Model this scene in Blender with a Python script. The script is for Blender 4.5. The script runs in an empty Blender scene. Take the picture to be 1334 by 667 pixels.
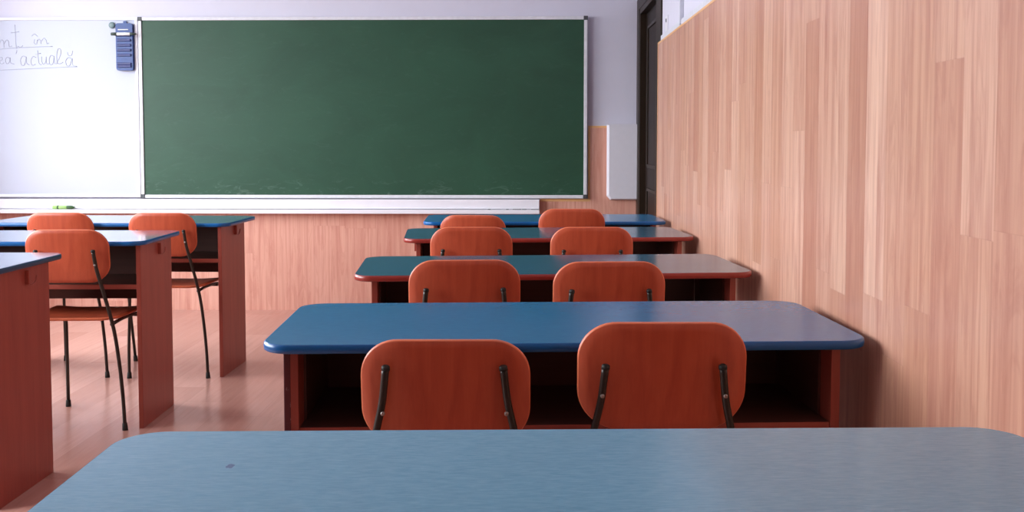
import bpy, bmesh, math, random
from mathutils import Vector, Matrix

R = math.radians
random.seed(7)
SC = bpy.context.scene
COL = SC.collection

# ------------------------------------------------------------------ colour / materials
def lin(r, g, b):
    def f(c):
        c /= 255.0
        return c / 12.92 if c <= 0.04045 else ((c + 0.055) / 1.055) ** 2.4
    return (f(r), f(g), f(b), 1.0)

class Nodes:
    def __init__(self, name):
        self.m = bpy.data.materials.new(name)
        self.m.use_nodes = True
        self.t = self.m.node_tree
        self.b = self.t.nodes['Principled BSDF']
    def n(self, kind, **kw):
        x = self.t.nodes.new(kind)
        for k, v in kw.items():
            setattr(x, k, v)
        return x
    def put(self, sock, v):
        if hasattr(v, 'is_output') or isinstance(v, bpy.types.NodeSocket):
            self.t.links.new(v, sock)
        else:
            sock.default_value = v
    def math(self, op, a, b=0.0, c=None):
        x = self.n('ShaderNodeMath', operation=op)
        self.put(x.inputs[0], a); self.put(x.inputs[1], b)
        if c is not None: self.put(x.inputs[2], c)
        return x.outputs[0]
    def xyz(self):
        tc = self.n('ShaderNodeTexCoord')
        s = self.n('ShaderNodeSeparateXYZ')
        self.t.links.new(tc.outputs['Object'], s.inputs[0])
        return s.outputs
    def vec(self, x, y, z):
        c = self.n('ShaderNodeCombineXYZ')
        for i, v in enumerate((x, y, z)): self.put(c.inputs[i], v)
        return c.outputs[0]
    def noise(self, v, scale=1.0, detail=3.0, rough=0.5, dist=0.0):
        x = self.n('ShaderNodeTexNoise')
        self.put(x.inputs['Vector'], v)
        x.inputs['Scale'].default_value = scale
        x.inputs['Detail'].default_value = detail
        x.inputs['Roughness'].default_value = rough
        x.inputs['Distortion'].default_value = dist
        return x.outputs['Fac']
    def ramp(self, f, stops, interp='LINEAR'):
        x = self.n('ShaderNodeValToRGB')
        x.color_ramp.interpolation = interp
        e = x.color_ramp.elements
        while len(e) < len(stops): e.new(0.5)
        for k, (p, c) in enumerate(stops):
            e[k].position = p; e[k].color = c
        self.put(x.inputs[0], f)
        return x.outputs[0]
    def mix(self, f, a, b, mode='MIX'):
        x = self.n('ShaderNodeMix', data_type='RGBA', blend_type=mode)
        self.put(x.inputs[0], f); self.put(x.inputs[6], a); self.put(x.inputs[7], b)
        return x.outputs[2]
    def out(self, col=None, rough=None, metal=None, spec=None, coat=None, bump=None, bstr=0.1, bdist=0.002):
        i = self.b.inputs
        if col is not None: self.put(i['Base Color'], col)
        if rough is not None: self.put(i['Roughness'], rough)
        if metal is not None: self.put(i['Metallic'], metal)
        if spec is not None: self.put(i['Specular IOR Level'], spec)
        if coat is not None: self.put(i['Coat Weight'], coat)
        if bump is not None:
            x = self.n('ShaderNodeBump')
            x.inputs['Strength'].default_value = bstr
            x.inputs['Distance'].default_value = bdist
            self.put(x.inputs['Height'], bump)
            self.t.links.new(x.outputs[0], i['Normal'])
        return self.m

def plain(name, col, rough=0.5, metal=0.0, spec=0.5, var=0.06, scale=30.0):
    k = Nodes(name)
    tc = k.n('ShaderNodeTexCoord')
    f = k.noise(tc.outputs['Object'], scale, 3)
    d = tuple(c * (1 - var) for c in col[:3]) + (1,)
    l = tuple(min(1, c * (1 + var)) for c in col[:3]) + (1,)
    return k.out(k.ramp(f, [(0.3, d), (0.7, l)]), rough, metal, spec)

def laminate(name, ua, va, W, L, tones, streak, rough, seam=0.25, grain=0.5, spec=0.5, rough_var=0.0):
    """strip laminate: staves run along axis ua, lie side by side along va"""
    k = Nodes(name)
    s = k.xyz()
    u, v = s[ua], s[va]
    vr = k.math('DIVIDE', v, W)
    row = k.math('FLOOR', vr)
    wn = k.n('ShaderNodeTexWhiteNoise', noise_dimensions='1D')
    k.put(wn.inputs['W'], row)
    us = k.math('ADD', k.math('DIVIDE', u, L), k.math('MULTIPLY', wn.outputs['Value'], 7.3))
    idx = k.math('FLOOR', us)
    wn2 = k.n('ShaderNodeTexWhiteNoise', noise_dimensions='2D')
    k.put(wn2.inputs['Vector'], k.vec(row, idx, 0.0))
    rnd = wn2.outputs['Value']
    base = k.ramp(rnd, [(i / max(1, len(tones) - 1), c) for i, c in enumerate(tones)])
    off = k.math('MULTIPLY', rnd, 37.0)
    g1 = k.noise(k.vec(k.math('ADD', k.math('MULTIPLY', u, 1.3), off), k.math('MULTIPLY', v, 38.0), off), 1.0, 4, 0.6, 0.7)
    g2 = k.noise(k.vec(k.math('ADD', k.math('MULTIPLY', u, 4.0), off), k.math('MULTIPLY', v, 160.0), 0.0), 1.0, 3, 0.6)
    m = k.ramp(g1, [(0.42, (0, 0, 0, 1)), (0.68, (1, 1, 1, 1))])
    col = k.mix(k.math('MULTIPLY', m, grain), base, streak)
    col = k.mix(k.math('MULTIPLY', k.ramp(g2, [(0.45, (0, 0, 0, 1)), (0.75, (1, 1, 1, 1))]), grain * 0.45), col, streak)
    g3 = k.noise(k.vec(k.math('ADD', k.math('MULTIPLY', u, 2.4), off), k.math('MULTIPLY', v, 17.0), off), 1.0, 5, 0.62, 1.6)
    col = k.mix(k.math('MULTIPLY', k.ramp(g3, [(0.50, (0, 0, 0, 1)), (0.60, (1, 1, 1, 1)), (0.70, (0.1, 0.1, 0.1, 1))]), grain * 0.55), col, streak)
    fr = k.math('FRACT', vr)
    e1 = k.math('LESS_THAN', fr, 0.0015 / W)
    fu = k.math('FRACT', us)
    e2 = k.math('LESS_THAN', fu, 0.0014 / L)
    e = k.math('MULTIPLY', k.math('MAXIMUM', e1, e2), seam)
    dark = tuple(c * 0.45 for c in streak[:3]) + (1,)
    col = k.mix(e, col, dark)
    rg = k.math('ADD', k.math('MULTIPLY', g1, rough_var), rough) if rough_var else rough
    return k.out(col, rg, 0.0, spec)

def red_wood(name, dark, mid, light, axis=2, across=0, rough=0.38):
    k = Nodes(name)
    s = k.xyz()
    u, v = s[axis], s[across]
    w = s[3 - axis - across]
    g = k.noise(k.vec(k.math('MULTIPLY', u, 2.2), k.math('MULTIPLY', v, 45.0), k.math('MULTIPLY', w, 45.0)), 1.0, 4, 0.6, 0.4)
    f = k.noise(k.vec(k.math('MULTIPLY', u, 9.0), k.math('MULTIPLY', v, 260.0), k.math('MULTIPLY', w, 260.0)), 1.0, 2)
    c = k.ramp(g, [(0.18, dark), (0.5, mid), (0.85, light)])
    c = k.mix(k.math('MULTIPLY', f, 0.25), c, dark)
    return k.out(c, rough, 0, 0.5)

def desk_laminate(name, a, b, rough=0.26, speck=None, coat=0.0, spec=0.7, stain=None):
    k = Nodes(name)
    s = k.xyz()
    g = k.noise(k.vec(k.math('MULTIPLY', s[0], 45.0), k.math('MULTIPLY', s[1], 260.0), s[2]), 1.0, 4, 0.7)
    h = k.noise(k.vec(k.math('MULTIPLY', s[0], 3.0), k.math('MULTIPLY', s[1], 5.0), 0.0), 1.0, 3)
    c = k.ramp(g, [(0.3, a), (0.7, b)])
    rg = k.math('ADD', k.math('MULTIPLY', h, 0.08), rough - 0.04)
    w = k.noise(k.vec(k.math('MULTIPLY', s[0], 60.0), k.math('MULTIPLY', s[1], 60.0), 3.0), 1.0, 2)
    c = k.mix(k.math('MULTIPLY', k.math('GREATER_THAN', w, 0.78), 0.35), c, speck or b)
    if stain:
        n2 = k.noise(k.vec(k.math('MULTIPLY', s[0], 90.0), k.math('MULTIPLY', s[1], 90.0), 1.0), 1.0, 3, 0.6)
        dx = k.math('SUBTRACT', s[0], stain[0]); dy = k.math('SUBTRACT', s[1], stain[1])
        d2 = k.math('SQRT', k.math('ADD', k.math('MULTIPLY', dx, dx), k.math('MULTIPLY', k.math('MULTIPLY', dy, dy), 0.5)))
        mk = k.math('LESS_THAN', k.math('ADD', d2, k.math('MULTIPLY', n2, 0.016)), 0.0125)
        c = k.mix(k.math('MULTIPLY', mk, 0.7), c, lin(20, 50, 110))
    k.b.inputs['Coat Roughness'].default_value = 0.10
    return k.out(c, rg, 0, spec, coat=coat)

M = {}
M['paint'] = plain('wall paint', lin(210, 210, 226), 0.75, var=0.012, scale=9)
M['ceil'] = plain('ceiling paint', lin(235, 235, 238), 0.85, var=0.01, scale=9)
tones = [lin(190, 140, 118), lin(204, 158, 136), lin(214, 172, 150), lin(196, 148, 122), lin(222, 182, 160)]
M['lam_right'] = laminate('beech laminate right', 2, 1, 0.115, 0.85, tones, lin(158, 98, 84), 0.28, grain=0.52, seam=0.12, rough_var=0.10)
tones2 = [lin(214, 160, 142), lin(220, 168, 150), lin(226, 176, 158), lin(216, 162, 144)]
M['lam_front'] = laminate('beech laminate front', 2, 0, 0.21, 2.6, tones2, lin(180, 100, 80), 0.25, grain=0.42, seam=0.12, spec=0.7, rough_var=0.10)
tones3 = [lin(184, 136, 122), lin(196, 148, 134), lin(206, 160, 146), lin(188, 140, 126)]
M['floor'] = laminate('floor laminate', 1, 0, 0.19, 1.25, tones3, lin(160, 108, 94), 0.20, grain=0.22, rough_var=0.06)
M['edge_pale'] = plain('pale edge strip', lin(226, 178, 124), 0.4)
M['red'] = red_wood('red cherry board', lin(142, 62, 50), lin(160, 76, 62), lin(174, 86, 70))
M['red_h'] = red_wood('red cherry board level', lin(142, 62, 50), lin(160, 76, 62), lin(174, 86, 70), axis=0, across=1)
M['maroon'] = red_wood('shade-darkened maroon board', lin(82, 50, 43), lin(92, 56, 48), lin(100, 62, 53), axis=0, across=1)  # red board darkened: shade of the under-desk compartments is put into the colour
M['ply'] = red_wood('red orange plywood', lin(172, 70, 46), lin(194, 88, 58), lin(208, 102, 68), axis=2, across=0, rough=0.36)
M['ply_seat'] = red_wood('red orange plywood seat', lin(172, 70, 46), lin(194, 88, 58), lin(208, 102, 68), axis=1, across=0, rough=0.36)
M['ply_edge'] = plain('plywood edge', lin(214, 112, 74), 0.4)
M['blue'] = desk_laminate('blue laminate', lin(20, 104, 156), lin(32, 118, 168), 0.22, spec=0.4)
M['blue_gloss'] = desk_laminate('shining blue laminate', lin(22, 106, 152), lin(36, 120, 164), 0.15, coat=1.0)
M['teal'] = desk_laminate('grey teal laminate', lin(38, 92, 122), lin(56, 110, 138), 0.16, lin(90, 140, 160))
M['worn'] = desk_laminate('worn blue laminate', lin(72, 138, 168), lin(98, 160, 188), 0.20, lin(130, 170, 195), stain=(-.425, .100))
M['edge_blue'] = plain('blue edge band', lin(4, 94, 162), 0.28)
M['edge_navy'] = plain('dark blue edge band', lin(28, 72, 104), 0.3)
M['edge_red'] = plain('maroon edge band', lin(150, 52, 44), 0.3)
k = Nodes('purple worn edging'); s = k.xyz()
f = k.noise(k.vec(k.math('MULTIPLY', s[0], 90.0), k.math('MULTIPLY', s[1], 90.0), k.math('MULTIPLY', s[2], 45.0)), 1.0, 4, 0.7)
M['edge_purple'] = k.out(k.ramp(f, [(0.62, lin(92, 36, 42)), (0.7, lin(170, 140, 140))]), 0.45)
M['tube'] = plain('dark painted tube', lin(40, 34, 28), 0.38, 0.0, 0.5)
M['rubber'] = plain('black rubber', lin(26, 30, 28), 0.6)
M['screw'] = plain('steel screw', lin(170, 165, 160), 0.35, 0.9)
M['alu'] = plain('pale aluminium frame', lin(214, 216, 224), 0.42)
M['capgrey'] = plain('dark corner cap', lin(70, 74, 80), 0.5)
k = Nodes('chalkboard green'); s = k.xyz()
f = k.noise(k.vec(k.math('MULTIPLY', s[0], 2.0), 0.0, k.math('MULTIPLY', s[2], 3.0)), 1.0, 5, 0.6, 0.8)
f2 = k.noise(k.vec(k.math('MULTIPLY', s[0], 9.0), 0.0, k.math('MULTIPLY', s[2], 26.0)), 1.0, 4, 0.7, 1.2)
c = k.ramp(f, [(0.3, lin(34, 70, 53)), (0.7, lin(41, 80, 61))])
low = k.ramp(s[2], [(0.0, (1, 1, 1, 1)), (0.14, (0, 0, 0, 1))])
sm = k.math('MULTIPLY', k.ramp(f2, [(0.55, (0, 0, 0, 1)), (0.8, (1, 1, 1, 1))]), k.math('ADD', k.math('MULTIPLY', low, 0.30), 0.03))
M['green'] = k.out(k.mix(sm, c, lin(170, 190, 180)), 0.44, 0, 0.35)
M['white'] = plain('whiteboard enamel', lin(190, 197, 214), 0.45, 0.0, 0.2, var=0.01, scale=4)
M['ledge'] = plain('white ledge', lin(232, 232, 240), 0.45, var=0.02, scale=12)
M['gap'] = plain('dark gap', lin(60, 55, 55), 0.8)
M['ink'] = plain('faded grey ink', lin(164, 170, 190), 0.7)
M['door'] = plain('dark brown door paint', lin(34, 24, 19), 0.5, 0.0, 0.2, var=0.1, scale=8)
M['door_frame'] = plain('dark olive brown frame paint', lin(40, 29, 20), 0.45, 0.0, 0.25, var=0.1, scale=8)
M['panel'] = plain('pale grey panel', lin(216, 216, 226), 0.5, var=0.015)
M['trunk'] = plain('pale grey trunking', lin(205, 208, 220), 0.5)
M['hold'] = plain('blue plastic', lin(8, 58, 128), 0.36)
M['hold_dark'] = plain('deep blue plastic', lin(2, 26, 100), 0.36)
M['pen_dark'] = plain('dark green pen', lin(46, 62, 54), 0.4)
M['pen_white'] = plain('white pen label', lin(228, 230, 228), 0.4)
M['pen_green'] = plain('green pen barrel', lin(160, 204, 122), 0.4)
M['pen_tip'] = plain('dark green pen cap', lin(52, 92, 48), 0.4)
M['magnet'] = plain('grey green magnet', lin(100, 122, 124), 0.4, 0.0)
M['win'] = plain('white window frame', lin(232, 232, 232), 0.4)

# ------------------------------------------------------------------ mesh helpers
def box(bm, x0, x1, y0, y1, z0, z1, bev=0.0, mi=0):
    r = bmesh.ops.create_cube(bm, size=1.0)
    vs = r['verts']
    for v in vs:
        v.co = Vector((x0 + (v.co.x + .5) * (x1 - x0), y0 + (v.co.y + .5) * (y1 - y0), z0 + (v.co.z + .5) * (z1 - z0)))
    fs = {f for v in vs for f in v.link_faces}
    for f in fs: f.material_index = mi
    if bev > 0:
        es = {e for v in vs for e in v.link_edges}
        bmesh.ops.bevel(bm, geom=list(es), offset=bev, segments=2, profile=0.5, affect='EDGES')
    return bm

def rrect(hw, hd, r, n=10, bulge=0.0):
    pts = []
    for cx, cy, a0 in ((hw - r, hd - r, 0), (-hw + r, hd - r, 90), (-hw + r, -hd + r, 180), (hw - r, -hd + r, 270)):
        for i in range(n + 1):
            a = R(a0 + 90.0 * i / n)
            x, y = cx + r * math.cos(a), cy + r * math.sin(a)
            x += math.copysign(bulge * max(0.0, 1 - (y / hd) ** 2), x)
            pts.append((x, y))
    return pts

def loops(bm, rings, cap=True, mi=0, close=False, mis=None):
    vr = [[bm.verts.new(p) for p in ring] for ring in rings]
    n = len(vr[0])
    seq = list(zip(vr, vr[1:]))
    if close: seq.append((vr[-1], vr[0]))
    for q, (a, b) in enumerate(seq):
        for i in range(n):
            f = bm.faces.new((a[i], a[(i + 1) % n], b[(i + 1) % n], b[i]))
            f.material_index = mis[q] if mis else mi
            f.smooth = True
    if cap:
        f = bm.faces.new(list(reversed(vr[0]))); f.material_index = mi
        f = bm.faces.new(vr[-1]); f.material_index = mi
    return bm

def offs(pts, d):
    n = len(pts); out = []
    for i in range(n):
        a, b = Vector(pts[i - 1]), Vector(pts[(i + 1) % n])
        t = (b - a)
        t = t.normalized() if t.length > 1e-9 else Vector((1, 0))
        out.append((pts[i][0] + t.y * d, pts[i][1] - t.x * d))
    return out

def tube(bm, pts, rad, n=12, mi=0, cap=True):
    """smooth round tube through pts (already dense); rad number or list"""
    P = [Vector(p) for p in pts]
    m = len(P)
    rad = rad if isinstance(rad, (list, tuple)) else [rad] * m
    T = []
    for i in range(m):
        t = (P[min(i + 1, m - 1)] - P[max(i - 1, 0)]).normalized()
        T.append(t)
    up = Vector((0, 0, 1)) if abs(T[0].z) < 0.9 else Vector((1, 0, 0))
    nrm = (up - T[0] * up.dot(T[0])).normalized()
    rings = []
    for i in range(m):
        nrm = (nrm - T[i] * nrm.dot(T[i])).normalized()
        bi = T[i].cross(nrm)
        rings.append([P[i] + (nrm * math.cos(a) + bi * math.sin(a)) * rad[i] for a in [2 * math.pi * j / n for j in range(n)]])
    return loops(bm, rings, cap, mi)

def catmull(pts, k=8):
    P = [Vector(p) for p in pts]
    Q = [P[0] * 2 - P[1]] + P + [P[-1] * 2 - P[-2]]
    out = []
    for i in range(1, len(Q) - 2):
        a, b, c, d = Q[i - 1:i + 3]
        for j in range(k):
            t = j / k
            out.append(0.5 * ((2 * b) + (c - a) * t + (2 * a - 5 * b + 4 * c - d) * t * t + (3 * b - a - 3 * c + d) * t ** 3))
    out.append(P[-1])
    return out

def filleted(pts, r, k=6):
    """polyline with rounded bends"""
    P = [Vector(p) for p in pts]
    out = [P[0]]
    for i in range(1, len(P) - 1):
        a, b, c = P[i - 1], P[i], P[i + 1]
        d1 = min(r, (a - b).length * .45); d2 = min(r, (c - b).length * .45)
        p0 = b + (a - b).normalized() * d1; p1 = b + (c - b).normalized() * d2
        for j in range(k + 1):
            t = j / k
            out.append(p0 * (1 - t) ** 2 + b * 2 * t * (1 - t) + p1 * t * t)
    out.append(P[-1])
    return out

def shell(bm, outline, rings, deform, thick, edge=0.0025):
    """curved plate: outline in (x,y), deform(x,y)->Vector centre and normal offset along third axis"""
    n = len(outline)
    def ringpts(s, off):
        return [deform(x * s, y * s, off) for x, y in outline]
    h = thick / 2
    front, back = [], []
    c1 = bm.verts.new(deform(0, 0, h)); c2 = bm.verts.new(deform(0, 0, -h))
    for q in range(1, rings + 1):
        s = q / rings
        front.append((s, h)); back.append((s, -h))
    smax = 1.0
    R1 = [[bm.verts.new(p) for p in ringpts(s * (1 - edge * 6), o)] for s, o in front]
    R2 = [[bm.verts.new(p) for p in ringpts(s * (1 - edge * 6), o)] for s, o in back]
    def quad(a, b, mi):
        for i in range(n):
            f = bm.faces.new((a[i], a[(i + 1) % n], b[(i + 1) % n], b[i])); f.material_index = mi; f.smooth = True
    for Rr, c in ((R1, c1), (R2, c2)):
        for i in range(n):
            f = bm.faces.new((c, Rr[0][i], Rr[0][(i + 1) % n])); f.smooth = True
        for a, b in zip(Rr, Rr[1:]): quad(a, b, 0)
    E1 = [bm.verts.new(p) for p in ringpts(1.0, h * 0.55)]
    E2 = [bm.verts.new(p) for p in ringpts(1.0, -h * 0.55)]
    quad(R1[-1], E1, 1); quad(E1, E2, 1); quad(E2, R2[-1], 1)
    return bm

def obj(name, bm, mats, parent=None, loc=None, kind=None, label=None):
    bmesh.ops.recalc_face_normals(bm, faces=bm.faces[:])
    me = bpy.data.meshes.new(name)
    bm.to_mesh(me); bm.free()
    for m in (mats if isinstance(mats, (list, tuple)) else [mats]): me.materials.append(m)
    o = bpy.data.objects.new(name, me)
    COL.objects.link(o)
    if parent is not None: o.parent = parent
    if loc is not None: o.location = loc
    if kind: o['kind'] = kind
    if label: o['label'] = label
    return o

def B(): return bmesh.new()
def bx(*a, **k): return box(B(), *a, **k)

def empty(name, loc, rz=0.0, label=None, cat=None, group=None):
    o = bpy.data.objects.new(name, None)
    o.empty_display_size = 0.1
    COL.objects.link(o)
    o.location = loc; o.rotation_euler = (0, 0, R(rz))
    tag(o, label, cat, group)
    return o

def tag(o, label=None, cat=None, group=None):
    if label: o['label'] = label
    if cat: o['category'] = cat
    if group: o['group'] = group
    return o

def struct(name, bm, m, parent=None):
    o = obj(name, bm, m, parent)
    if parent is None: o['kind'] = 'structure'
    return o

# ------------------------------------------------------------------ room
D = 6.62            # front wall
XR = 0.715          # painted part of right wall
XP = 0.700          # face of the laminate cladding on the right wall
XL, YB, ZC = -4.0, -5.5, 3.1
struct('floor', bx(XL - .2, XR + .2, YB - .2, D + .2, -0.1, 0.0), M['floor'])
struct('ceiling', bx(XL - .2, XR + .2, YB - .2, D + .2, ZC, ZC + .1), M['ceil'])
wf = struct('wall_front', bx(XL - .2, XR + .2, D, D + .2, 0, ZC), M['paint'])
wk = struct('wall_back', bx(XL - .2, XR + .2, YB - .2, YB, 0, ZC), M['paint'])
obj('wainscot', bx(XL, XR - .001, YB, YB + .012, 0.0, 1.69), M['lam_front'], wk)

# right wall with a doorway close to the front wall
DY0, DY1, DZ = 5.60, 6.50, 2.02
bm = B()
box(bm, XR, XR + .2, YB, DY0, 0, ZC)
box(bm, XR, XR + .2, DY1, D, 0, ZC)
box(bm, XR, XR + .2, DY0, DY1, DZ, ZC)
wr = struct('wall_right', bm, M['paint'])
# laminate cladding, with a pale edge strip on top and at its end by the door
CZ, CY = 1.690, 5.470
obj('wainscot', bx(XP, XR, YB, CY - .006, 0.0, CZ - .010), M['lam_right'], wr)
bm = B()
box(bm, XP - .001, XR, YB, CY, CZ - .010, CZ)
box(bm, XP - .001, XR, CY - .006, CY, 0.0, CZ - .010)
obj('edge_trim', bm, M['edge_pale'], wr)

# front wall cladding, cut out round the boards
FZ = 1.252
YW = D - 0.012
bm = B()
box(bm, XL, 0.384, YW, D, 0.0, 0.752)
box(bm, 0.384, XR - .001, YW, D, 0.0, FZ - .014)
obj('wainscot', bm, M['lam_front'], wf)
bm = B()
box(bm, 0.384, XR - .001, YW - .001, D, FZ - .014, FZ)
box(bm, 0.384, 0.398, YW - .002, D, 0.766, FZ - .014)
box(bm, 0.064, 0.398, YW - .002, D, 0.744, 0.762)
obj('edge_trim', bm, M['edge_pale'], wf)

# door and frame
dr = obj('door_1', bx(XR + .035, XR + .075, DY0 + .045, DY1 - .045, 0.005, DZ - .045, bev=.003), M['door'])
dr['kind'] = 'structure'
bm = B()
box(bm, XR - .009, XR + .012, DY0 - .20, DY0 + .012, 0, DZ + .065, bev=.004)
box(bm, XR - .009, XR + .012, DY1 - .012, D - .002, 0, DZ + .065, bev=.004)
box(bm, XR - .009, XR + .012, DY0 + .012, DY1 - .012, DZ - .012, DZ + .065, bev=.004)
box(bm, XR - .004, XR + .12, DY0, DY0 + .045, 0, DZ)
box(bm, XR - .004, XR + .12, DY1 - .045, DY1, 0, DZ)
box(bm, XR - .004, XR + .12, DY0 + .045, DY1 - .045, DZ - .045, DZ)
obj('door_frame', bm, M['door_frame'], dr)
bm = B()
for z0, z1 in ((.15, .85), (.98, 1.88)):
    y0, y1 = DY0 + .16, DY1 - .16
    for a in ((y0, y1, z0, z0 + .02), (y0, y1, z1 - .02, z1), (y0, y0 + .02, z0, z1), (y1 - .02, y1, z0, z1)):
        box(bm, XR + .026, XR + .036, a[0], a[1], a[2], a[3], bev=.003)
obj('panel_moulding', bm, M['door_frame'], dr)

# left wall with two wide windows
WIN = [(1.2, 3.3), (3.7, 5.8)]
SZ, HZ = 0.90, 2.75
bm = B()
box(bm, XL - .2, XL, YB, D, 0, SZ)
box(bm, XL - .2, XL, YB, D, HZ, ZC)
ys = [YB] + [y for w in WIN for y in w] + [D]
for i in range(0, len(ys), 2):
    box(bm, XL - .2, XL, ys[i], ys[i + 1], SZ, HZ)
struct('wall_left', bm, M['paint'])
for i, (a, b) in enumerate(WIN):
    bm = B()
    x0, x1 = XL - .13, XL - .07
    m = (a + b) / 2
    for c in ((a, a + .06), (b - .06, b), (m - .04, m + .04)): box(bm, x0, x1, c[0], c[1], SZ, HZ, bev=.004)
    for c in ((SZ, SZ + .06), (HZ - .06, HZ), (2.1, 2.16)):
        box(bm, x0 + .001, x1 - .001, a + .06, m - .04, c[0], c[1], bev=.004)
        box(bm, x0 + .001, x1 - .001, m + .04, b - .06, c[0], c[1], bev=.004)
    w = obj('window_%d' % (i + 1), bm, M['win']); w['kind'] = 'structure'
    obj('window_sill', bx(XL - .2, XL + .06, a - .03, b + .03, SZ - .03, SZ, bev=.004), M['win'], w)

# ------------------------------------------------------------------ boards on the front wall
def frame_ring(x0, x1, z0, z1, w, y0, y1, bev=.002):
    bm = B()
    box(bm, x0, x1, y0, y1, z1 - w, z1, bev=bev)
    box(bm, x0, x1, y0, y1, z0, z0 + w, bev=bev)
    box(bm, x0, x0 + w, y0, y1, z0 + w, z1 - w, bev=bev)
    box(bm, x1 - w, x1, y0, y1, z0 + w, z1 - w, bev=bev)
    return bm

YF = YW - .003           # back of the boards, flush with the cladding
cb = empty('chalkboard', (-1.128, YF, 0.766), 0, 'large green chalkboard in a pale frame on the front wall, beside the whiteboard', 'chalkboard')
hw, hh = 1.503, 1.212
obj('board_surface', bx(-hw + .015, hw - .015, -.020, D - YF - .001, .014, hh - .013), M['green'], cb)
obj('board_frame', frame_ring(-hw, hw, 0, hh, .022, -.028, 0.0), M['alu'], cb)
for sx in (-1, 1):
    for z in (0.0, hh - .024):
        obj('corner_cap', bx(sx * hw - (.026 if sx > 0 else .003), sx * hw + (.003 if sx > 0 else .026), -.031, .0, z - .002, z + .026, bev=.003), M['capgrey'], cb)

WX0, WX1 = -3.93, -2.6365
wb = empty('whiteboard', (WX1, YF, 0.772), 0, 'wide whiteboard with faint handwriting, left of the green chalkboard', 'whiteboard')
ww = WX1 - WX0
obj('board_surface', bx(-ww + .008, -.008, -.018, D - YF - .001, .008, 1.196), M['white'], wb)
obj('board_frame', frame_ring(-ww, 0, 0, 1.205, .018, -.026, 0.0), M['ledge'], wb)
# faint handwriting, stroke by stroke
def wp(cx, cy):
    return (-3.580 + cx * .000706 - WX1, -.0185, 1.996 - cy * .000698 - 0.772)
strokes = [
    [(5, 255), (6, 312)], [(6, 280), (25, 240), (44, 252), (50, 312)], [(50, 278), (75, 240), (95, 256), (100, 304), (126, 298)],
    [(160, 95), (163, 200), (168, 318), (186, 300), (205, 312), (232, 293)], [(120, 172), (158, 168), (198, 160)], [(172, 338), (170, 356), (162, 372)],
    [(0, 328), (180, 315), (350, 308), (516, 303)],
    [(346, 235), (340, 268), (354, 282)], [(318, 204), (345, 184), (376, 206)],
    [(364, 284), (372, 238)], [(366, 262), (388, 232), (402, 250), (406, 276)], [(406, 256), (434, 224), (456, 242), (464, 276), (482, 268)],
    [(4, 440), (28, 430), (26, 406), (8, 410), (3, 440), (18, 470), (46, 458)],
    [(102, 416), (76, 405), (60, 432), (70, 466), (94, 456), (106, 410), (110, 460), (142, 470)],
    [(256, 402), (226, 395), (205, 432), (216, 480), (244, 474), (261, 400), (264, 462), (288, 480)],
    [(356, 408), (326, 400), (305, 440), (316, 482), (348, 474)],
    [(372, 340), (377, 420), (384, 466), (404, 478)], [(352, 376), (402, 369)],
    [(408, 400), (410, 450), (428, 474), (446, 448), (452, 402), (456, 466), (480, 466)],
    [(526, 397), (496, 390), (480, 432), (490, 476), (516, 464), (529, 395), (532, 460), (550, 470)],
    [(550, 470), (588, 390), (594, 336), (570, 326), (554, 390), (560, 460), (588, 468), (612, 454)],
    [(692, 417), (662, 410), (640, 442), (650, 486), (680, 480), (702, 415), (706, 480), (742, 492)],
    [(658, 358), (666, 388), (694, 390), (710, 346)],
    [(0, 530), (300, 516), (530, 506), (750, 497)],
]
bm = B()
for st in strokes:
    p = [wp(*q) for q in st]
    tube(bm, catmull(p, 5) if len(p) > 2 else p, .0019, n=5)
obj('handwriting', bm, M['ink'], wb, label='faint grey joined-up handwriting in two underlined lines')

# ledge under both boards
ld = empty('board_ledge', (0.057, YF - .0, 0.665), 0, 'long white ledge running under the whiteboard and the chalkboard', 'ledge')
obj('back_rail', bx(-4.02, 0.0, -.052, 0.0, .030, .094, bev=.003), M['ledge'], ld)
obj('lip', bx(-4.02, .001, -.085, 0.0, .0, .0265, bev=.003), M['ledge'], ld)
for a, b in ((-.345, -.325), (-.222, -.205), (-.178, -.120), (-.116, -.085), (-.054, -.004)):
    obj('seam_gap', bx(a, b, -.0535, -.0515, .0268, .0305), M['gap'], ld, label='dark gap in the seam near the right end')

# things on and by the boards
pen = empty('marker_pen', (-3.10, YF - .068, 0.665 + .0265 + .0135), 0, 'green marker pen with dark cap lying on the white ledge under the whiteboard', 'marker')
bm = B(); tube(bm, [(-.115, 0, 0), (-.113, 0, 0), (-.02, 0, 0), (-.018, 0, 0)], [.009, .0125, .0125, .011], 16)
obj('barrel', bm, M['pen_green'], pen)
bm = B(); tube(bm, [(-.085, 0, 0), (-.0845, 0, 0), (-.073, 0, 0), (-.0725, 0, 0)], [.0126, .0131, .0131, .0126], 16)
obj('band', bm, M['pen_tip'], pen)
bm = B(); tube(bm, [(-.019, 0, 0), (-.017, 0, 0), (.012, 0, 0), (.026, 0, 0), (.033, 0, 0)], [.012, .0125, .0120, .006, .0035], 16)
obj('cap', bm, M['pen_tip'], pen)

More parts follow.
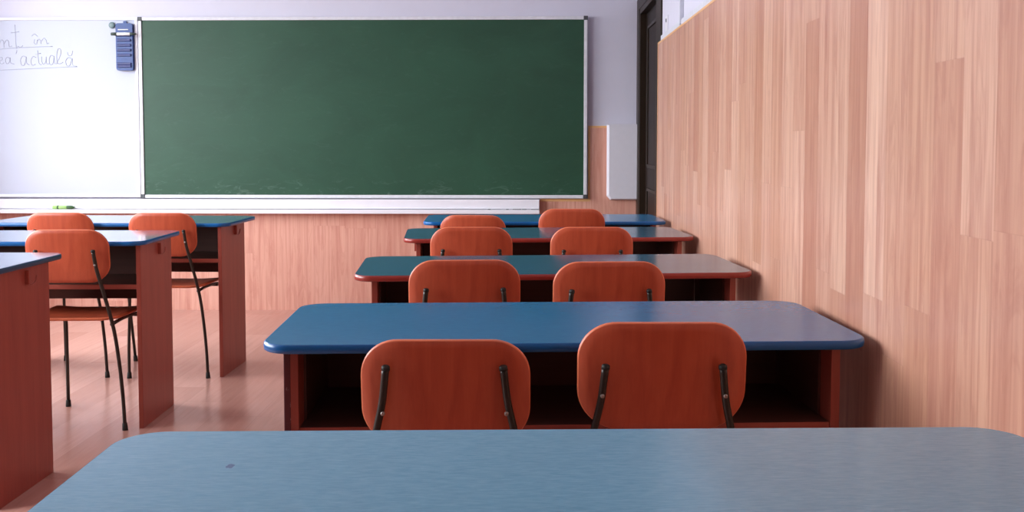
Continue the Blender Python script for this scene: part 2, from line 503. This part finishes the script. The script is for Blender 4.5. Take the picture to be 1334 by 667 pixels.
hd = empty('pen_holder', (-2.718, YF - .026, 1.622), 0, 'blue ridged plastic holder hanging on the top corner of the whiteboard', 'holder')
bm = B()
out = rrect(.058, .157, .016, 6)
def zr(s, y): return [(x * s, y, z + .157) for x, z in out]
loops(bm, [zr(1, 0), zr(1, -.016), zr(.965, -.022)], True)
obj('body', bm, M['hold'], hd)
for zz in (.236, .203, .170, .137, .104, .046, .030):
    bm = bx(-.046, .046, -.030, -.021, zz - .011, zz + .006, bev=.003)
    obj('ridge', bm, M['hold_dark'], hd)
bm = bx(-.040, .030, -.026, -.021, .268, .274, bev=.002)
obj('slot', bm, M['pen_white'], hd)
obj('hanger', bx(-.012, .012, -.004, .006, .30, .330, bev=.002), M['hold'], hd)
pen2 = empty('marker_pen', (-2.713, YF - .026 - .040, 1.862), 0, 'dark green marker with white label held across the blue holder', 'marker')
bm = B(); tube(bm, [(-.046, 0, 0), (-.044, 0, 0), (.044, 0, 0), (.046, 0, 0)], [.0085, .0098, .0098, .0085], 14)
obj('barrel', bm, M['pen_white'], pen2)
bm = B(); tube(bm, [(-.084, 0, 0), (-.082, 0, 0), (-.045, 0, 0), (-.044, 0, 0)], [.008, .0105, .0108, .0098], 14)
obj('cap', bm, M['pen_dark'], pen2)
bm = B(); tube(bm, [(.044, 0, 0), (.045, 0, 0), (.062, 0, 0), (.086, 0, 0)], [.0098, .0105, .009, .0045], 14)
obj('tip', bm, M['pen_dark'], pen2)

bm = B()
ring = [(math.cos(2 * math.pi * i / 24), math.sin(2 * math.pi * i / 24)) for i in range(24)]
loops(bm, [[(x * s, y, z * s) for x, z in ring] for s, y in ((.021, 0), (.022, -.004), (.021, -.009), (.018, -.012), (.010, -.0132), (.003, -.0135))], True)
mg = obj('magnet', bm, M['magnet'], None, (-2.808, YF - .018, 1.925))
tag(mg, 'small round grey magnet beside the top of the blue holder', 'magnet')

# pale panel in the corner by the door
pn = empty('corner_panel', (0.607, YW - .002, 0.757), 0, 'pale grey panel with cut lower corner beside the dark door frame', 'panel')
w2 = .099; hh2 = .500
prof = [(-w2, .026), (-w2 + .022, 0), (w2, 0), (w2, hh2), (-w2, hh2)]
def pr(s, y): return [((x - 0) * s if x < 0 else x, y, z if z > .1 else z + (1 - s) * .2) for x, z in prof]
bm = B()
loops(bm, [[(x, 0.0, z) for x, z in prof], [(x, -.026, z) for x, z in prof], [(max(x, -w2 + .014) if x < 0 else x, -.040, max(z, .008) if z < .1 else z) for x, z in [(-w2, .034), (-w2 + .030, .008), (w2, .008), (w2, hh2), (-w2, hh2)]]], True)
for f in bm.faces: f.smooth = False
obj('cover', bm, M['panel'], pn)
obj('top_edge', bx(-w2, w2, -.041, 0.0, hh2, hh2 + .005), M['panel'], pn)

# cable trunking and a small fitting above the cladding on the right wall
tr = empty('cable_trunking', (XR, 4.66, CZ), 0, 'thin pale vertical trunking rising above the right wall cladding', 'trunking')
obj('channel', bx(-.020, 0, -.012, .012, .004, ZC - CZ - .002, bev=.002), M['trunk'], tr)
obj('clip', bx(-.022, 0, -.015, .015, .55, .575, bev=.002), M['trunk'], tr)
t2 = obj('trim_1', bx(XP + .002, XR, YB, CY - .1, CZ, CZ + .028, bev=.002), M['trunk']); t2['kind'] = 'structure'
sw = empty('wall_switch', (XR, 5.22, CZ + .035), 0, 'small pale wall fitting with dark mark, above the cladding near the door', 'switch')
obj('plate', bx(-.004, 0, -.045, .045, 0.0, .080, bev=.0015), M['panel'], sw)
obj('rocker', bx(-.007, -.004, -.007, .007, .048, .066, bev=.001), M['capgrey'], sw)

# ------------------------------------------------------------------ desks
DW, DD, TH, TR = 1.212, 0.50, 0.018, 0.062
def make_desk(x, y, rz, h, top, edge, label, group, hook_side, purple=False, gap=False, over=.052):
    t = empty('school_desk', (x, y, 0), rz, label, 'desk', group)
    out = rrect(DW / 2, DD / 2, TR, 10)
    z0, z1 = h - TH, h
    inn = offs(out, -.0015)
    bm = B()
    loops(bm, [[(a, b, z0) for a, b in offs(out, -.003)], [(a, b, z0 + .002) for a, b in inn], [(a, b, z1 - .0015) for a, b in inn], [(a, b, z1) for a, b in offs(out, -.003)]], True)
    for f in bm.faces: f.smooth = len(f.verts) == 4
    tt = obj('tabletop', bm, top, t)
    bm = B()
    prof = [(-.0020, z0 + .0005), (.0, z0 + .0018), (.0012, (z0 + z1) / 2), (0.0, z1 - .0022), (-.0026, z1 - .0001)]
    loops(bm, [[(a, b, z) for a, b in offs(out, d)] for d, z in prof], False)
    obj('edge_band', bm, edge, tt)
    px, pt = DW / 2 - over, .018
    y0, y1 = -DD / 2 + .040, DD / 2 - .100
    for s in (-1, 1):
        xa, xb = (s * px, s * (px - pt))
        p = obj('side_panel', bx(min(xa, xb), max(xa, xb), y0, y1, 0.0, z0, bev=.0012), M['red'], t)
        if purple and s < 0:
            obj('worn_edging', bx(-px - .011, -px + .003, y0 - .001, y0 + .02, 0.0, z0, bev=.002), M['edge_purple'], p, label='scuffed purple edging strip')
        if s == hook_side:
            bm = B()
            xs = s * px
            xa_, xb_ = min(xs, xs + s * .013), max(xs, xs + s * .013)
            box(bm, xa_, xb_, -.012, -.003, z0 - .058, z0 - .012, bev=.002)
            tube(bm, catmull([(xs + s * .008, -.006, z0 - .054), (xs + s * .011, .012, z0 - .060), (xs + s * .012, .034, z0 - .052), (xs + s * .012, .042, z0 - .034)], 6), .0022, n=8)
            obj('bag_hook', bm, M['red'], p)
    xi = px - pt - .0005
    sh = obj('shelf', bx(-xi, xi, y0 + .008, y1 - .03, h - .194, h - .176), M['maroon'], t, label='maroon shelf board darkened by painted-in compartment shade')  # shelf colour carries the painted shade under the top
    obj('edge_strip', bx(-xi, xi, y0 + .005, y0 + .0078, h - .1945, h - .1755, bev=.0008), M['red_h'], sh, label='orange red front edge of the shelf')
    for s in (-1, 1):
        obj('shade_lining', bx(min(s * (xi - .005), s * xi), max(s * (xi - .005), s * xi), y0 + .060, y1 - .02, h - .175, z0 - .001), M['maroon'], t, label='added lining board with the compartment shade in its colour')  # thin boards added to carry painted shade on the panel insides
    if gap:
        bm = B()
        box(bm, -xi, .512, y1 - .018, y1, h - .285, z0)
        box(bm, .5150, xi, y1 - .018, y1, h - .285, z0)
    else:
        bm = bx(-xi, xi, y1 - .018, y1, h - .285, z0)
    obj('back_panel', bm, M['maroon'], t, label='maroon back board with compartment shade put into its colour')  # recess shade painted into the board colour
    return t

GR, GL = 'double desks in the right row', 'double desks in the left row'
make_desk(.064, 1.085, 2.2, .750, M['worn'], M['edge_red'], 'worn pale blue double desk nearest the viewer, in the foreground', GR, -1)
make_desk(.062, 2.160, 3.3, .750, M['blue'], M['edge_blue'], 'bright blue double desk with blue edge, directly behind the foreground desk', GR, -1, purple=True)
make_desk(.058, 3.165, 5.0, .750, M['teal'], M['edge_red'], 'teal double desk with maroon edge, in the middle of the right row', GR, -1, gap=True)
make_desk(.062, 4.270, 5.2, .750, M['teal'], M['edge_red'], 'teal double desk with maroon edge, second from the chalkboard in right row', GR, -1)
make_desk(.062, 5.095, 2.5, .750, M['blue'], M['edge_blue'], 'blue double desk in the right row nearest the chalkboard, beside the dark door', GR, -1)
make_desk(-2.240, 3.17, 0.5, .754, M['blue_gloss'], M['edge_navy'], 'blue double desk cut off by the left edge, with a large red side panel', GL, 1, over=.020)
make_desk(-2.138, 4.040, 1.5, .754, M['blue_gloss'], M['edge_blue'], 'blue double desk in the left row behind the cut-off desk, one chair at it', GL, 1, over=.020)
make_desk(-2.056, 4.925, -1.0, .754, M['blue_gloss'], M['edge_blue'], 'pale blue shining double desk in the left row nearest the whiteboard', GL, 1, over=.042)

# ------------------------------------------------------------------ chairs (origin: floor, midway between the rear feet; sitter faces +y)
def make_chair():
    t = empty('school_chair', (0, 0, 0))
    bo = rrect(.1585, .106, .073, 10, bulge=.0025)
    tilt = R(8)
    cb_, sb_ = math.cos(tilt), math.sin(tilt)
    def bdef(x, z, o):                 # curved plywood back, leaning towards -y at the top
        yy = o + .020 * (x / .1585) ** 2 - .006
        return Vector((x, yy * cb_ - z * sb_, z * cb_ + yy * sb_))
    bm = B(); shell(bm, bo, 7, bdef, .011)
    back = obj('backrest', bm, [M['ply'], M['ply_edge']], t, (0, -.055, .701))
    # seat
    def sout():
        pts = []
        for x, y in rrect(.187, .180, .062, 8, bulge=.004):
            w = .90 + .10 * (y + .18) / .36
            pts.append((x * w, y))
        return pts
    def sdef(x, y, o):
        z = o + .010 * (x / .195) ** 2 - .014 * max(0, (y - .08) / .10) ** 2 + .003 * max(0, (-y - .08) / .10) ** 2
        return Vector((x, y, z))
    bm = B(); shell(bm, sout(), 8, sdef, .012)
    obj('seat', bm, [M['ply_seat'], M['ply_edge']], t, (0, .150, .443))
    r = .0072
    for s in (-1, 1):
        # rear leg and back post in one bent tube
        P = catmull([(s * .110, -.076, .722), (s * .118, -.068, .655), (s * .132, -.060, .590), (s * .164, -.036, .430), (s * .177, -.018, .300), (s * .187, -.008, .150), (s * .191, .0, .0)], 6)
        bm = B(); tube(bm, P, r, 12)
        lg = obj('leg', bm, M['tube'], t)
        bm = B(); tube(bm, [(s * .1900, -.0015, .030), (s * .1901, -.001, .028), (s * .191, 0, .006), (s * .191, 0, 0)], [.0076, .0096, .0112, .0112], 12)
        obj('rubber_foot', bm, M['rubber'], lg)
        bm = B(); tube(bm, [(s * .1100, -.0760, .719), (s * .1095, -.0767, .726), (s * .1093, -.0769, .728)], [.0083, .0078, .005], 12)
        obj('tube_cap', bm, M['rubber'], lg)
        bm = B(); tube(bm, [(s * .1155, -.0745, .668), (s * .1155, -.0785, .6673), (s * .1155, -.0792, .6672)], [.0042, .0040, .002], 10)
        obj('screw', bm, M['screw'], back, (0, .055, -.701))
        # front leg running up into the side rail under the seat
        P = filleted([(s * .160, -.034, .430), (s * .156, .10, .434), (s * .166, .315, .424), (s * .184, .360, .0)], .07, 7)
        bm = B(); tube(bm, P, r, 12)
        lg = obj('leg', bm, M['tube'], t)
        bm = B(); tube(bm, [(s * .1827, .3565, .030), (s * .1828, .357, .028), (s * .184, .360, .006), (s * .184, .360, 0)], [.0076, .0096, .0112, .0112], 12)
        obj('rubber_foot', bm, M['rubber'], lg)
    bm = B(); tube(bm, [(-.172, .24, .421), (0, .24, .421), (.172, .24, .421)], .0068, 10)
    obj('crossbar', bm, M['tube'], t)
    return t

def copy_tree(o, parent=None):
    c = o.copy(); COL.objects.link(c)
    if parent is not None: c.parent = parent
    for ch in list(o.children):
        copy_tree(ch, c)
    return c

proto = make_chair()
CR, CL = 'chairs at the right row of desks', 'chairs at the left row of desks'
# x of the back, y of the back, rotation, lift of the back, label, group
chairs = [
    (-.162, 1.886, 1.0, -.031, 'nearest red wooden chair on the left, lower of the two at the bright blue desk', CR),
    (.249, 1.903, 1.0, .0, 'nearest red wooden chair on the right, taller of the two at the bright blue desk', CR),
    (-.194, 2.855, 4.5, .002, 'left chair of the pair at the middle teal desk', CR),
    (.221, 2.840, 3.5, .0, 'right chair of the pair at the middle teal desk', CR),
    (-.234, 3.870, 2.0, .008, 'left chair of the pair at the teal desk second from the chalkboard', CR),
    (.235, 3.856, 2.0, .010, 'right chair of the pair at the teal desk second from the chalkboard', CR),
    (-.279, 4.810, -3.0, -.016, 'left chair of the pair at the blue desk nearest the chalkboard', CR),
    (.197, 4.800, 2.0, .016, 'right chair of the pair at the blue desk nearest the chalkboard', CR),
    (-1.803, 3.815, 2.5, .0, 'orange red chair in the left row with seat and legs visible, by second desk', CL),
    (-1.755, 4.680, 1.0, .002, 'orange red chair tucked at the right end of the desk nearest the whiteboard', CL),
    (-2.250, 4.690, 0.0, .002, 'orange red chair half hidden at the far left desk below the green marker', CL),
]
todo = [(proto if i == 0 else copy_tree(proto), c) for i, c in enumerate(chairs)]
for c, (x, y, rz, dz, lab, g) in todo:
    c.location = (x, y, 0)
    c.rotation_euler = (0, 0, R(rz))
    tag(c, lab, 'chair', g)
    for ch in c.children:
        if ch.name.startswith('backrest'): ch.location.z += dz

# ------------------------------------------------------------------ light
world = bpy.data.worlds.new('overcast sky'); SC.world = world
world.use_nodes = True
nt = world.node_tree
bg = nt.nodes['Background']
tc = nt.nodes.new('ShaderNodeTexCoord'); sp = nt.nodes.new('ShaderNodeSeparateXYZ'); rp = nt.nodes.new('ShaderNodeValToRGB')
nt.links.new(tc.outputs['Generated'], sp.inputs[0])
mr = nt.nodes.new('ShaderNodeMapRange'); mr.inputs[1].default_value = -1; mr.inputs[2].default_value = 1
nt.links.new(sp.outputs[2], mr.inputs[0]); nt.links.new(mr.outputs[0], rp.inputs[0])
e = rp.color_ramp.elements
e[0].position = .46; e[0].color = (.30, .30, .29, 1)
e[1].position = .54; e[1].color = (.93, .96, 1.0, 1)
nt.links.new(rp.outputs[0], bg.inputs[0])
bg.inputs[1].default_value = 7.0
for a, b in WIN:
    l = bpy.data.lights.new('window daylight', 'AREA')
    l.shape = 'RECTANGLE'; l.size = b - a; l.size_y = HZ - SZ
    l.cycles.is_portal = True
    o = bpy.data.objects.new('window_daylight', l); COL.objects.link(o)
    o.location = (XL - .21, (a + b) / 2, (SZ + HZ) / 2)
    o.rotation_euler = (R(90), 0, R(-90))

# ------------------------------------------------------------------ camera
cam = bpy.data.cameras.new('camera')
cam.sensor_width = 36.0
cam.lens = 1280.0 / 1334.0 * 36.0
cam.shift_y = (252.0 - 333.5) / 1334.0
cam.clip_start = 0.05
co = bpy.data.objects.new('camera', cam); COL.objects.link(co)
co.location = (0, 0, 1.144)
co.rotation_euler = (R(90 - 3.0), 0, R(1.1))
SC.camera = co

vs = SC.view_settings
vs.view_transform = 'Standard'
vs.look = 'None'
vs.exposure = 1.5
vs.gamma = 1.0
vs.use_curve_mapping = False
SC.cycles.max_bounces = 10
SC.cycles.diffuse_bounces = 6
SC.cycles.use_denoising = True
